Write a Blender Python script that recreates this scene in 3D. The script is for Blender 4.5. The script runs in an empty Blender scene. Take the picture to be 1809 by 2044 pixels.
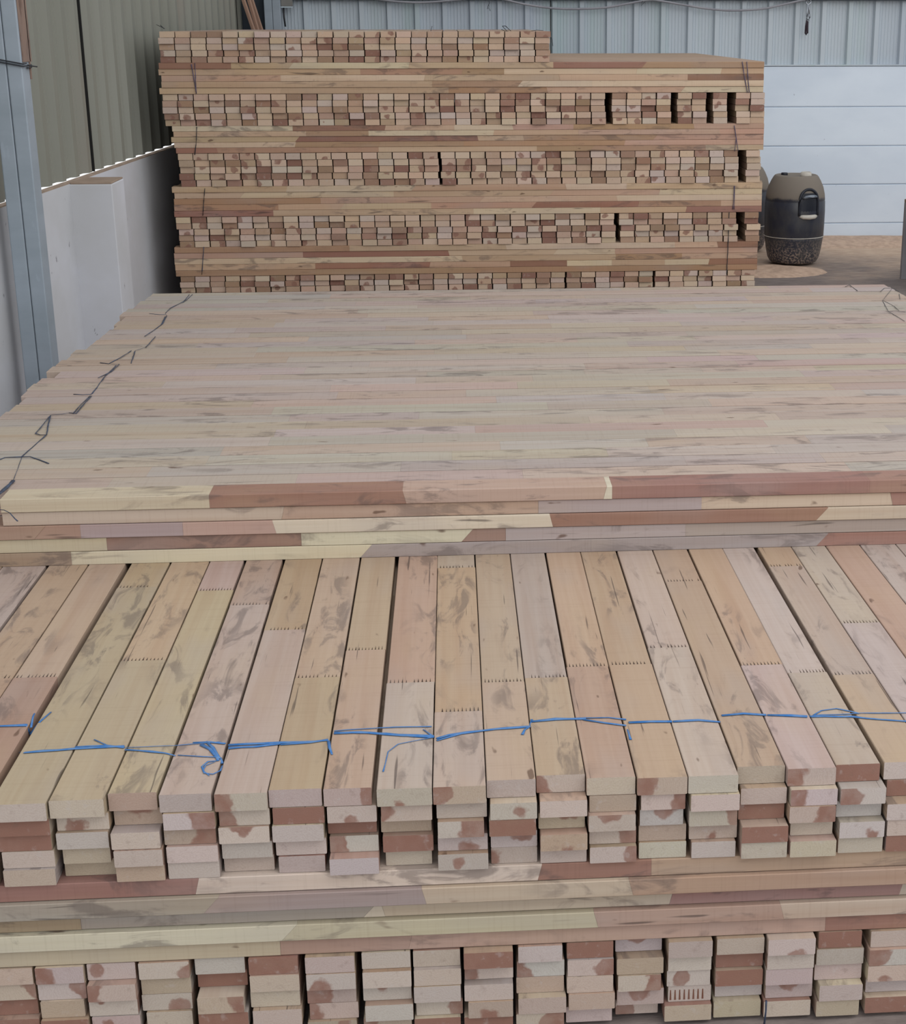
import bpy, bmesh, math, random
from mathutils import Vector, Matrix
random.seed(11)
sc = bpy.context.scene
COL = bpy.context.collection

# ------------------------------------------------------------------ camera
F_PX, CX, CY, HZ, VX, CAM_H = 3100.0, 1150.0, 1022.0, 47.0, 896.0, 1.49
PITCH = math.atan((CY - HZ) / F_PX)
YAW = math.atan((CX - VX) * math.cos(PITCH) / F_PX)
fwd = Vector((math.sin(YAW) * math.cos(PITCH), math.cos(YAW) * math.cos(PITCH), -math.sin(PITCH)))
right = Vector((math.cos(YAW), -math.sin(YAW), 0.0))
up = right.cross(fwd)
cam_pos = Vector((0, 0, CAM_H))
cam_data = bpy.data.cameras.new('camera')
cam = bpy.data.objects.new('camera', cam_data); COL.objects.link(cam)
cam.matrix_world = Matrix(((right.x, up.x, -fwd.x, 0), (right.y, up.y, -fwd.y, 0), (right.z, up.z, -fwd.z, CAM_H), (0, 0, 0, 1)))
cam_data.sensor_fit = 'VERTICAL'
cam_data.sensor_height = 36.0
cam_data.lens = 36.0 * F_PX / 2044.0
cam_data.shift_x = (904.5 - CX) / 2044.0
cam_data.clip_start = 0.05; cam_data.clip_end = 200
sc.camera = cam

# ------------------------------------------------------------------ light
WORLD = 1.32
wd = bpy.data.worlds.new('daylight'); sc.world = wd; wd.use_nodes = True
bg = wd.node_tree.nodes['Background']
bg.inputs[0].default_value = (0.97, 0.985, 1.0, 1); bg.inputs[1].default_value = WORLD
ld = bpy.data.lights.new('open_shed_side', 'AREA'); ld.shape = 'RECTANGLE'; ld.size = 6.0; ld.size_y = 3.4; ld.energy = 205
ld.color = (1.0, 0.985, 0.965)
lo = bpy.data.objects.new('open_shed_side', ld); COL.objects.link(lo)
lo.location = (3.2, 1.2, 4.4)
lo.rotation_euler = (Vector((0.3, 8.4, 0.8)) - Vector(lo.location)).to_track_quat('-Z', 'Y').to_euler()
lf = bpy.data.lights.new('open_shed_end', 'AREA'); lf.shape = 'RECTANGLE'; lf.size = 7.0; lf.size_y = 3.0; lf.energy = 95
lf.color = (0.95, 0.97, 1.0)
lfo = bpy.data.objects.new('open_shed_end', lf); COL.objects.link(lfo)
lfo.location = (0.5, -3.8, 2.2)
lfo.rotation_euler = (Vector((0.0, 5.0, 0.6)) - Vector(lfo.location)).to_track_quat('-Z', 'Y').to_euler()
sc.view_settings.view_transform = 'Standard'
sc.view_settings.look = 'None'
sc.view_settings.gamma = 1.0
sc.view_settings.use_curve_mapping = False
sc.view_settings.exposure = -0.25
sc.cycles.use_denoising = True
sc.cycles.max_bounces = 6
sc.cycles.diffuse_bounces = 4

# ------------------------------------------------------------------ helpers
def ray(u, v): return fwd + right * ((u - CX) / F_PX) - up * ((v - CY) / F_PX)
def onz(u, v, z):
    d = ray(u, v); return cam_pos + d * ((z - CAM_H) / d.z)
def ony(u, v, y):
    d = ray(u, v); return cam_pos + d * (y / d.y)
def xw(y): return -1.676 + 0.0497 * (y - 5.987)      # plane of the left sheeting
def onleft(u, v, off=0.0):
    d = ray(u, v)   # cam.x + t d.x = xw(t d.y)+off
    t = (-1.676 - 0.0497 * 5.987 + off) / (d.x - 0.0497 * d.y)
    return cam_pos + d * t

def lin(c):
    r = []
    for x in c:
        x = x / 255.0
        r.append(x / 12.92 if x <= 0.04045 else ((x + 0.055) / 1.055) ** 2.4)
    return tuple(r)

def tag(o, label=None, cat=None, group=None, kind=None):
    if label: o['label'] = label
    if cat: o['category'] = cat
    if group: o['group'] = group
    if kind: o['kind'] = kind
    return o

def empty(name, loc=(0, 0, 0), rz=0):
    o = bpy.data.objects.new(name, None); COL.objects.link(o)
    o.location = loc; o.rotation_euler = (0, 0, rz); return o

class MB:
    """collects shapes, links them as ONE mesh object"""
    def __init__(s): s.v = []; s.f = []; s.m = []
    def add(s, vs, fs, mi=0, M=None):
        b = len(s.v)
        s.v += [tuple(M @ Vector(p)) if M else tuple(p) for p in vs]
        s.f += [tuple(b + i for i in f) for f in fs]; s.m += [mi] * len(fs)
    def box(s, a, b, mi=0, M=None, ch=0.0):
        x0, y0, z0 = a; x1, y1, z1 = b
        if ch <= 0:
            s.add([(x0, y0, z0), (x1, y0, z0), (x1, y1, z0), (x0, y1, z0), (x0, y0, z1), (x1, y0, z1), (x1, y1, z1), (x0, y1, z1)],
                  [(0, 3, 2, 1), (4, 5, 6, 7), (0, 1, 5, 4), (1, 2, 6, 5), (2, 3, 7, 6), (3, 0, 4, 7)], mi, M)
        else:
            bm = bmesh.new(); bmesh.ops.create_cube(bm, size=1)
            for v in bm.verts:
                v.co = Vector(((x0 + x1) / 2 + v.co.x * (x1 - x0), (y0 + y1) / 2 + v.co.y * (y1 - y0), (z0 + z1) / 2 + v.co.z * (z1 - z0)))
            bmesh.ops.bevel(bm, geom=bm.edges[:], offset=ch, segments=2, affect='EDGES', profile=0.5)
            bm.verts.index_update()
            s.add([v.co for v in bm.verts], [[v.index for v in f.verts] for f in bm.faces], mi, M); bm.free()
    def tube(s, pts, r, n=8, mi=0, flat=1.0, cap=True):
        pts = [Vector(p) for p in pts]; k = len(pts)
        rr = r if isinstance(r, (list, tuple)) else [r] * k
        vs = []; fs = []
        for i, p in enumerate(pts):
            d = (pts[min(i + 1, k - 1)] - pts[max(i - 1, 0)])
            if d.length < 1e-9: d = Vector((0, 0, 1))
            d.normalize()
            a = Vector((0, 0, 1)).cross(d)
            if a.length < 0.15: a = Vector((1, 0, 0)).cross(d) if abs(d.x) < .9 else Vector((0, 1, 0)).cross(d)
            a.normalize(); b = d.cross(a)
            for j in range(n):
                t = 2 * math.pi * j / n
                vs.append(p + a * math.cos(t) * rr[i] + b * math.sin(t) * rr[i] * flat)
        for i in range(k - 1):
            for j in range(n):
                q = (j + 1) % n
                fs.append((i * n + j, i * n + q, (i + 1) * n + q, (i + 1) * n + j))
        if cap:
            fs.append(tuple(range(n - 1, -1, -1))); fs.append(tuple((k - 1) * n + j for j in range(n)))
        s.add(vs, fs, mi)
    def lathe(s, prof, n=48, mi=0, M=None, wob=None):
        vs = []; fs = []; k = len(prof)
        for i, (r, z) in enumerate(prof):
            for j in range(n):
                t = 2 * math.pi * j / n
                q = r if not wob else wob(r, z, t)
                vs.append((q * math.cos(t), q * math.sin(t), z))
        for i in range(k - 1):
            for j in range(n):
                q = (j + 1) % n
                fs.append((i * n + j, i * n + q, (i + 1) * n + q, (i + 1) * n + j))
        fs.append(tuple(range(n - 1, -1, -1))); fs.append(tuple((k - 1) * n + j for j in range(n)))
        s.add(vs, fs, mi, M)
    def build(s, name, mats, parent=None, smooth=False):
        me = bpy.data.meshes.new(name); me.from_pydata(s.v, [], s.f)
        for m in (mats if isinstance(mats, (list, tuple)) else [mats]): me.materials.append(m)
        me.polygons.foreach_set('material_index', s.m)
        me.polygons.foreach_set('use_smooth', [smooth] * len(s.f)); me.update()
        o = bpy.data.objects.new(name, me); COL.objects.link(o)
        if parent: o.parent = parent
        return o

# ------------------------------------------------------------------ materials
class NT:
    def __init__(s, name, rough=0.7, metal=0.0, spec=0.3):
        s.mat = bpy.data.materials.new(name); s.mat.use_nodes = True
        s.t = s.mat.node_tree; s.b = s.t.nodes['Principled BSDF']
        s.b.inputs['Roughness'].default_value = rough; s.b.inputs['Metallic'].default_value = metal
        s.b.inputs['Specular IOR Level'].default_value = spec
    def n(s, typ, **kw):
        nd = s.t.nodes.new(typ)
        for k, v in kw.items(): setattr(nd, k, v)
        return nd
    def l(s, a, b): s.t.links.new(a, b)
    def put(s, sock, val):
        if hasattr(val, 'node'): s.l(val, sock)
        else: sock.default_value = val
    def coord(s, scale, kind='Object', src=None):
        if src is None:
            tc = s.n('ShaderNodeTexCoord'); src = tc.outputs[kind]
        mp = s.n('ShaderNodeMapping'); s.l(src, mp.inputs[0]); mp.inputs['Scale'].default_value = scale
        return mp.outputs[0]
    def noise(s, vec, scale=1.0, detail=4, rough=0.5, dist=0.0):
        nd = s.n('ShaderNodeTexNoise'); s.l(vec, nd.inputs['Vector'])
        nd.inputs['Scale'].default_value = scale; nd.inputs['Detail'].default_value = detail
        nd.inputs['Roughness'].default_value = rough; nd.inputs['Distortion'].default_value = dist
        return nd.outputs['Fac']
    def ramp(s, fac, a, b, va=0.0, vb=1.0):
        nd = s.n('ShaderNodeMapRange'); nd.interpolation_type = 'SMOOTHSTEP'
        s.l(fac, nd.inputs['Value'])
        nd.inputs['From Min'].default_value = a; nd.inputs['From Max'].default_value = b
        nd.inputs['To Min'].default_value = va; nd.inputs['To Max'].default_value = vb
        return nd.outputs[0]
    def mix(s, fac, a, b, mode='MIX'):
        nd = s.n('ShaderNodeMix', data_type='RGBA', blend_type=mode)
        s.put(nd.inputs[0], fac)
        for k, v in ((6, a), (7, b)):
            if hasattr(v, 'node'): s.l(v, nd.inputs[k])
            else: nd.inputs[k].default_value = (*v[:3], 1)
        return nd.outputs[2]
    def math(s, op, a, b=0.0):
        nd = s.n('ShaderNodeMath', operation=op); s.put(nd.inputs[0], a); s.put(nd.inputs[1], b)
        return nd.outputs[0]
    def bump(s, h, strength=0.3, dist=0.002):
        nd = s.n('ShaderNodeBump'); s.l(h, nd.inputs['Height'])
        nd.inputs['Strength'].default_value = strength; nd.inputs['Distance'].default_value = dist
        s.l(nd.outputs[0], s.b.inputs['Normal'])
    def base(s, c): s.put(s.b.inputs['Base Color'], c if hasattr(c, 'node') else (*c[:3], 1)); return s.mat

def wood_side():
    w = NT('planed_rubberwood', rough=0.78, spec=0.2)
    col = w.n('ShaderNodeVertexColor', layer_name='col').outputs[0]
    pc = w.n('ShaderNodeAttribute', attribute_name='pc').outputs['Vector']
    g = w.noise(w.coord((2.2, 130, 130), src=pc), 1.0, 3, 0.6)          # fine grain
    g2 = w.noise(w.coord((1.1, 26, 26), src=pc), 1.0, 3, 0.55, 0.6)      # broad figure
    tint = w.noise(w.coord((3.0, 9, 9), src=pc), 1.0, 2)                # pale / warm drift
    saw = w.noise(w.coord((260, 7, 7), src=pc), 1.0, 2)                 # cross saw marks
    st = w.noise(w.coord((7.5, 24, 24), src=pc), 1.0, 5, 0.62, 0.9)      # grey-violet stain
    st0 = w.noise(w.coord((1.5, 6, 6), src=pc), 1.0, 2)
    kn = w.noise(w.coord((15, 42, 42), src=pc), 1.0, 2, 0.4)            # knots
    c = w.mix(w.ramp(g, .25, .75, 0, .20), col, (0.70, 0.62, 0.54), 'MULTIPLY')
    c = w.mix(w.ramp(g2, .42, .72, 0, .30), c, (0.78, 0.64, 0.56), 'MULTIPLY')
    c = w.mix(w.ramp(tint, .52, .72, 0, .22), c, lin((146, 138, 136)))
    c = w.mix(w.ramp(tint, .48, .28, 0, .12), c, lin((168, 148, 114)))
    c = w.mix(w.ramp(saw, .5, .75, 0, .14), c, (0.6, 0.55, 0.52), 'MULTIPLY')
    m = w.math('MULTIPLY', w.ramp(st, .51, .64), w.ramp(st0, .46, .58))
    c = w.mix(w.math('MULTIPLY', m, 0.5), c, lin((84, 74, 72)))
    ck = w.noise(w.coord((4.5, 150, 60), src=pc), 1.0, 2, .4, .3)       # drying checks
    c = w.mix(w.ramp(ck, .70, .76, 0, .65), c, lin((60, 50, 48)))
    c = w.mix(w.ramp(kn, .73, .79, 0, .75), c, lin((84, 62, 50)))
    w.bump(g, 0.25, 0.0012)
    return w.base(c)

def wood_end():
    w = NT('sawn_end_grain', rough=0.85, spec=0.15)
    col = w.n('ShaderNodeVertexColor', layer_name='col').outputs[0]
    pc = w.n('ShaderNodeAttribute', attribute_name='pc').outputs['Vector']
    ec = w.n('ShaderNodeAttribute', attribute_name='ec').outputs['Vector']
    sub = w.n('ShaderNodeVectorMath', operation='SUBTRACT'); w.l(pc, sub.inputs[0]); w.l(ec, sub.inputs[1])
    sep = w.n('ShaderNodeSeparateXYZ'); w.l(sub.outputs[0], sep.inputs[0])
    sec = w.n('ShaderNodeSeparateXYZ'); w.l(ec, sec.inputs[0])
    y2 = w.math('MULTIPLY', sep.outputs[1], sep.outputs[1]); z2 = w.math('MULTIPLY', sep.outputs[2], sep.outputs[2])
    d = w.math('SQRT', w.math('ADD', y2, z2))
    nz = w.noise(w.coord((45, 45, 45), src=pc), 1.0, 3)
    d2 = w.math('ADD', d, w.math('MULTIPLY', w.math('SUBTRACT', nz, 0.5), 0.030))
    rad = w.n('ShaderNodeAttribute', attribute_name='hr').outputs['Fac']
    rel = w.math('SUBTRACT', d2, rad)
    heart = w.ramp(rel, 0.003, -0.0022)
    ring = w.math('SINE', w.math('MULTIPLY', d2, 1500.0))
    fine = w.noise(w.coord((30, 500, 500), src=pc), 1.0, 2)
    blot = w.noise(w.coord((20, 60, 60), src=pc), 1.0, 3, 0.6)
    c = w.mix(w.ramp(ring, -.2, 1, 0, .12), col, (0.66, 0.58, 0.52), 'MULTIPLY')
    c = w.mix(w.ramp(fine, .4, .75, 0, .2), c, (0.7, 0.64, 0.6), 'MULTIPLY')
    c = w.mix(w.math('MULTIPLY', heart, w.ramp(nz, .3, .7, .72, .95)), c, lin((131, 97, 85)))
    c = w.mix(w.ramp(blot, .58, .78, 0, .28), c, lin((112, 94, 84)))
    c = w.mix(w.ramp(blot, .42, .25, 0, .3), c, lin((174, 167, 164)))
    w.bump(fine, 0.3, 0.001)
    return w.base(c)

WS, WE = wood_side(), wood_end()

def plain(name, c1, c2, scale=(3, 3, 3), rough=.7, metal=0, spots=None, bump=0, spec=.3):
    w = NT(name, rough, metal, spec)
    n1 = w.noise(w.coord(scale), 1.0, 5, 0.6)
    c = w.mix(w.ramp(n1, .3, .7), lin(c1), lin(c2))
    if spots:
        sp = w.noise(w.coord(spots[1]), 1.0, 4, 0.6)
        c = w.mix(w.ramp(sp, spots[2], spots[3], 0, spots[4]), c, lin(spots[0]))
    if bump: w.bump(n1, bump, 0.004)
    return w.base(c)

M_PANEL = plain('painted_precast_panel', (210, 221, 233), (198, 210, 224), (1.2, 1.2, 2.5), .6, spots=((150, 156, 170), (26, 26, 26), .70, .76, .7))
M_SHEET_BACK = plain('pale_coated_steel_sheet', (180, 190, 198), (168, 178, 190), (.7, .7, .15), .5, .0, spots=((160, 182, 180), (5, 5, .2), .5, .7, .45))
M_SHEET_LEFT = plain('grey_galvanised_sheet', (134, 135, 127), (120, 121, 112), (.9, .9, .25), .55, .0, spots=((130, 116, 107), (1.6, 1.6, .3), .55, .72, .7))
M_LAP_SHADOW = plain('sheet_lap_shadow', (18, 18, 18), (28, 28, 26))  # raised sheet laps with their shadow line painted near-black
M_WALL_L = plain('dusty_painted_wall', (196, 198, 206), (180, 181, 184), (1.0, 1.0, 1.4), .75, spots=((118, 116, 122), (17, 17, 12), .69, .73, .8))
M_DUST = plain('wood_dust', (152, 134, 119), (134, 116, 102), (9, 9, 9), .95, bump=.5)
M_STEEL = plain('blue_grey_painted_steel', (146, 156, 167), (132, 143, 152), (2, 2, 5), .5, spots=((150, 160, 172), (26, 26, 9), .64, .72, .5))
M_RUST = plain('rusty_steel', (134, 112, 100), (112, 98, 92), (8, 8, 4), .8, spots=((84, 62, 52), (22, 22, 8), .55, .68, .7))
M_DARKSTEEL_SHADE = plain('dark_steel_and_shade', (58, 66, 76), (48, 54, 62), (2, 2, 2), .6)  # steel for the rails, painted shade for the corner panel
M_CABLE = plain('grey_cable', (140, 140, 146), (120, 120, 128), (4, 4, 4), .5)
M_WIRE = plain('dark_wire', (48, 50, 56), (34, 34, 38), (8, 8, 8), .5)
M_TWINE = plain('blue_plastic_twine', (34, 96, 158), (80, 116, 160), (60, 60, 60), .4)
M_TWINE_D = plain('faded_blue_twine', (62, 74, 98), (40, 42, 52), (40, 40, 40), .5)
M_TWINE_V = plain('violet_twine', (96, 86, 112), (66, 60, 78), (30, 30, 30), .5)
M_BARE = plain('rough_board', (160, 130, 112), (136, 108, 94), (12, 12, 1.5), .85)
M_CHROME = plain('worn_steel', (170, 176, 184), (120, 124, 132), (20, 20, 20), .35, .7)
M_WHITEPLASTIC = plain('dusty_white_plastic', (196, 192, 184), (176, 170, 160), (20, 20, 20), .6)
M_CABINET = plain('grey_blue_cabinet_paint', (132, 142, 158), (116, 126, 140), (4, 4, 4), .5)
M_OUT = plain('pale_ground', (225, 225, 222), (210, 208, 204), (1, 1, 1), .9)

def floor_mat():
    w = NT('concrete_with_sawdust', .9, 0, .15)
    tc = w.n('ShaderNodeTexCoord').outputs['Object']
    n1 = w.noise(w.coord((1.4, 1.4, 1.4)), 1.0, 6, .65)
    n2 = w.noise(w.coord((9, 22, 9)), 1.0, 5, .65)
    sp = w.n('ShaderNodeSeparateXYZ'); w.l(tc, sp.inputs[0])
    reach = w.math('ADD', sp.outputs[1], w.math('MULTIPLY', w.math('SUBTRACT', n1, .5), 2.6))
    conc = w.mix(w.ramp(n2, .3, .7), lin((116, 109, 108)), lin((96, 90, 91)))
    dust = w.mix(w.ramp(n2, .3, .7), lin((194, 171, 150)), lin((174, 150, 131)))
    c = w.mix(w.ramp(reach, 9.2, 10.6, 0.12, 1.0), conc, dust)
    w.bump(n2, .4, .01)
    return w.base(c)
M_FLOOR = floor_mat()

# ------------------------------------------------------------------ setting
def struct(mb, name, mats, smooth=False):
    o = mb.build(name, mats, smooth=smooth); o['kind'] = 'structure'; return o

BACK_Y = 11.28
m = MB(); m.box((-1.9, -4.0, -0.12), (9.0, 12.0, 0.0)); struct(m, 'floor', M_FLOOR)
m = MB()
zs = [0.0, 0.098, 0.376, 0.649, 0.922, 1.203]
for i in range(5):
    m.box((-1.60, BACK_Y, zs[i] + (.003 if i else 0)), (9.0, BACK_Y + .12, zs[i + 1] - .003), ch=.004)
m.box((-1.6, BACK_Y + .012, 0), (9.0, BACK_Y + .11, 1.2))
struct(m, 'wall_back', M_PANEL)

def profile(s0, s1, pitch, ribh, flip=1, minor=.0028, rib=.030, base=.052):
    """trapezoid-ribbed sheet profile: list of (s, offset)"""
    pts = []; s = s0
    while s < s1:
        n = 6; pan = pitch - base
        for k in range(n):
            a = s + pan * k / n; wd_ = pan / n
            pts += [(a, 0), (a + wd_ * .55, 0), (a + wd_ * .72, minor), (a + wd_ * .85, minor)]
        q = s + pan
        pts += [(q, 0), (q + (base - rib) / 2, ribh), (q + (base + rib) / 2, ribh), (q + base, 0)]
        s += pitch
    return pts

def sheet(name, pts, place, z0, z1, mat, laps=()):
    m = MB(); k = len(pts); vs = []; fs = []
    for s, o in pts: vs += [place(s, o, z0), place(s, o, z1), place(s, o - .0012, z0), place(s, o - .0012, z1)]
    for i in range(k - 1):
        a = 4 * i; b = a + 4
        fs += [(a, b, b + 1, a + 1), (a + 2, a + 3, b + 3, b + 2), (a, a + 2, b + 2, b), (a + 1, b + 1, b + 3, a + 3)]
    m.add(vs, fs)
    for s, w_, hl in laps:
        vs = [place(s - w_ / 2, .0005, z0), place(s + w_ / 2, .0005, z0), place(s + w_ / 2, .0005, z1), place(s - w_ / 2, .0005, z1),
              place(s - w_ / 2, hl, z0), place(s + w_ / 2, hl, z0), place(s + w_ / 2, hl, z1), place(s - w_ / 2, hl, z1)]
        m.add(vs, [(0, 1, 2, 3), (7, 6, 5, 4), (0, 4, 5, 1), (1, 5, 6, 2), (2, 6, 7, 3), (3, 7, 4, 0)], 1)
    return struct(m, name, [mat, M_LAP_SHADOW])

bx0 = ony(612, 60, BACK_Y - .01).x - .165 - 5 * .19
sheet('wall_back_upper', profile(bx0, 9.0, .19, .026), lambda s, o, z: (s, BACK_Y + .035 - o, z), 1.212, 4.2, M_SHEET_BACK,
      [(ony(1100, 60, BACK_Y).x, .004, .006)])
m = MB()   # flashing at the foot of the sheeting
m.box((-1.5, BACK_Y - .006, 1.203), (9.0, BACK_Y + .1, 1.213), ch=.001)
struct(m, 'trim_1', M_SHEET_BACK)
zt = ony(1500, 1, BACK_Y - .03).z
m = MB(); m.box((-1.1, BACK_Y - .04, zt), (9.0, BACK_Y + .004, zt + .07), ch=.003); struct(m, 'trim_2', M_DARKSTEEL_SHADE)
m = MB(); m.box((-1.405, BACK_Y - .03, 0.0), (-1.235, BACK_Y - .005, 4.0), ch=.002); struct(m, 'corner_shade_panel', M_DARKSTEEL_SHADE)  # added dark panel: shade on the corner sheeting put in as colour

# left side: low wall, pier, ribbed sheets above a bright slit
m = MB()
ya, yb = 3.0, BACK_Y + .1
for (o0, o1, z0, z1, mi) in ((-.005, .036, 0, .848, 0), (-.003, .034, .848, .8515, 1)):
    m.add([(xw(ya) + o0, ya, z0), (xw(ya) + o1, ya, z0), (xw(yb) + o1, yb, z0), (xw(yb) + o0, yb, z0),
           (xw(ya) + o0, ya, z1), (xw(ya) + o1, ya, z1), (xw(yb) + o1, yb, z1), (xw(yb) + o0, yb, z1)],
          [(0, 3, 2, 1), (4, 5, 6, 7), (0, 1, 5, 4), (1, 2, 6, 5), (2, 3, 7, 6), (3, 0, 4, 7)], mi)
struct(m, 'wall_left', [M_WALL_L, M_DUST])
m = MB()
m.box((-1.615, 6.77, 0), (-1.428, 7.02, .846), ch=.004)
m.box((-1.60, 6.775, .846), (-1.431, 7.017, .8535), 1, ch=.002)
struct(m, 'trim_4', [M_WALL_L, M_DUST])
laps = [(onleft(160, 150).y, .008, .0260), (onleft(298, 30).y, .003, .008), (onleft(396, 30).y, .003, .008), (onleft(465, 20).y, .008, .026)]
sheet('wall_left_upper', profile(3.0, BACK_Y, .2, .022, rib=.05, base=.09), lambda s, o, z: (xw(s) + o, s, z), .861, 4.2, M_SHEET_LEFT, laps)
m = MB(); m.box((-12, -4, -.14), (-1.95, 14, -.04)); struct(m, 'ground_outside', M_OUT)

# ------------------------------------------------------------------ planks
TAN, CREAM, PINK, RED, GREY, BROWN = (160, 139, 121), (176, 163, 145), (164, 140, 128), (140, 110, 99), (155, 145, 139), (148, 126, 109)
COLS = {'t': TAN, 'c': CREAM, 'p': PINK, 'r': RED, 'g': GREY, 'b': BROWN, 'w': (190, 180, 163), 'v': (150, 138, 136), 'T': (162, 148, 136), 'G': (160, 150, 143), 'P': (161, 146, 139), 'Y': (160, 144, 123), '1': (182, 157, 132), '2': (194, 175, 151), '3': (178, 146, 128), '4': (162, 132, 108), '5': (146, 110, 94)}  # digit keys: same wood, the rear stack's stronger light put into the colour
def vary(c, a=4):
    k = random.uniform(-a, a); return tuple(max(0, min(255, x + k + random.uniform(-3, 3))) for x in c)

class PB:
    """plank mesh collector: colour, plank coordinates and heartwood centre as attributes"""
    def __init__(s): s.v = []; s.f = []; s.m = []; s.col = []; s.pc = []; s.ec = []; s.hr = []
    def prism(s, x0, x1, w, t, dy, dz, col, ecol, off, heart, M, e0=True, e1=True, sk=(0.0, 0.0), ch=.0011):
        hy = w / 2; ring = [(-hy + ch, 0), (hy - ch, 0), (hy, ch), (hy, t - ch), (hy - ch, t), (-hy + ch, t), (-hy, t - ch), (-hy, ch)]
        b = len(s.v); loc = []
        for x, e, sg in ((x0, e0, 1), (x1, e1, -1)):
            for (y, z) in ring:
                loc.append((x + sk[0 if sg > 0 else 1] * (z - t / 2) * (0 if e else 1), y + dy, z + dz))
        s.v += [tuple(M @ Vector(p)) for p in loc]
        fs = [(i, i + 8, (i + 1) % 8 + 8, (i + 1) % 8) for i in range(8)]
        fs += [tuple(range(8)), tuple(range(15, 7, -1))]
        for k, f in enumerate(fs):
            s.f.append(tuple(b + i for i in f))
            end = k >= 8
            s.m.append(1 if end else 0)
            for i in f:
                s.col.append(ecol if end else col)
                s.pc.append((loc[i][0] + off[0], loc[i][1] + off[1], loc[i][2] + off[2]))
                s.ec.append((loc[i][0] + off[0], heart[0] + off[1], heart[1] + off[2]))
                s.hr.append(heart[2])
    def teeth(s, x, w, t, col, off, M, n=11, L=.017):
        step = w * .92 / n
        for i in range(n):
            if random.random() < .12: continue
            y = -w * .46 + (i + .5) * step; h = random.uniform(.6, 1) * L; q = step * random.uniform(.12, .22)
            b = len(s.v); z = t - .0006; z2 = t + .00025
            loc = [(x, y - q, z), (x, y + q, z), (x + h, y, z), (x, y - q, z2), (x, y + q, z2), (x + h, y, z2)]
            s.v += [tuple(M @ Vector(p)) for p in loc]
            for f in ((0, 2, 1), (3, 4, 5), (0, 1, 4, 3), (1, 2, 5, 4), (2, 0, 3, 5)):
                s.f.append(tuple(b + j for j in f)); s.m.append(0)
                for j in f:
                    s.col.append(col); s.pc.append(tuple(loc[j][k] + off[k] for k in range(3))); s.ec.append((0, 0, 0)); s.hr.append(-1)
    def build(s, name):
        me = bpy.data.meshes.new(name); me.from_pydata(s.v, [], s.f)
        me.materials.append(WS); me.materials.append(WE)
        me.polygons.foreach_set('material_index', s.m)
        a = me.color_attributes.new('col', 'FLOAT_COLOR', 'CORNER')
        fl = []
        for c in s.col: fl += [c[0], c[1], c[2], 1.0]
        a.data.foreach_set('color', fl)
        for nm, dat in (('pc', s.pc), ('ec', s.ec)):
            a = me.attributes.new(nm, 'FLOAT_VECTOR', 'CORNER'); a.data.foreach_set('vector', [q for p in dat for q in p])
        a = me.attributes.new('hr', 'FLOAT', 'CORNER'); a.data.foreach_set('value', s.hr)
        me.update()
        o = bpy.data.objects.new(name, me); COL.objects.link(o); return o

def heart_for(code, w, t):
    """heartwood centre and radius on the end grain"""
    R = random.uniform
    if code == 'R': return (R(-.01, .01), R(-.02, .03), .09)
    if code == 'r': return (w * .5 + R(.0, .02), R(-.01, .03), R(.030, .045))
    if code == 'l': return (-w * .5 - R(.0, .02), R(-.01, .03), R(.030, .045))
    if code == 'c': return (R(-.02, .02), R(-.2, .9) * t, R(.006, .017))
    if code == 'm': return (R(-.012, .012), t + R(.0, .004), R(.012, .018))
    if code == 'n': return (R(-.012, .012), -R(.0, .004), R(.012, .018))
    return (R(-.02, .02), R(-.08, .1), -1.0)

def rnd_code():
    return random.choices(['.', 'R', 'r', 'l', 'c', 'm', 'n'], [70, 7, 5, 5, 5, 4, 4])[0]

def rnd_segs(L, pal='ttttccppbrg', lo=.25, hi=.95):
    out = []; x = 0.0
    while x < L:
        l = random.uniform(lo, hi)
        if L - x - l < .15: l = L - x
        out.append((x, x + l, random.choice(pal))); x += l
    return out

def plank(pb, M, L, w, t, segs=None, code=None, joints=(), ecol=None, step=.0007, skews=False):
    off = (random.uniform(-80, 80), random.uniform(-80, 80), random.uniform(-80, 80))
    segs = segs or rnd_segs(L)
    code = rnd_code() if code is None else code
    heart = heart_for(code, w, t)
    ec = lin(vary(ecol or random.choice([(176, 164, 154), (172, 159, 146), (175, 165, 160), (164, 148, 132), (170, 156, 150)]), 6))
    if code == 'R': ec = lin(vary((142, 114, 101), 7))
    sks = [random.choice([0, 0, 0, .25, -.25, .9]) if skews else 0 for _ in range(len(segs) + 1)]
    for i, (a, b, c) in enumerate(segs):
        cc = lin(vary(COLS[c]))
        pb.prism(a + (.0 if i == 0 else .0002), b, w - (0 if i == 0 else random.uniform(0, .0012)), t, random.uniform(-step, step) if i else 0, 0, cc, ec, off, heart, M,
                 e0=(i == 0), e1=(i == len(segs) - 1), sk=(sks[i], sks[i + 1]))
    if code == 'F':      # finger joint showing on the sawn end
        for k in range(8):
            y = -.022 + k * .0072; b = len(pb.v)
            loc = [(x_, y_, z_) for x_ in (-.0004, .001) for (y_, z_) in ((y, t * .12), (y + .003, t * .12), (y + .0022, t * .75), (y + .0008, t * .75))]
            pb.v += [tuple(M @ Vector(p)) for p in loc]
            for f in ((0, 3, 2, 1), (0, 1, 5, 4), (1, 2, 6, 5), (2, 3, 7, 6), (3, 0, 4, 7)):
                pb.f.append(tuple(b + j for j in f)); pb.m.append(0)
                for j in f:
                    pb.col.append(lin((104, 62, 44))); pb.pc.append(tuple(loc[j][q] + off[q] for q in range(3))); pb.ec.append((0, 0, 0)); pb.hr.append(-1)
    for x in joints:
        pb.teeth(x, w, t, lin((62, 48, 40)), off, M)

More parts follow.
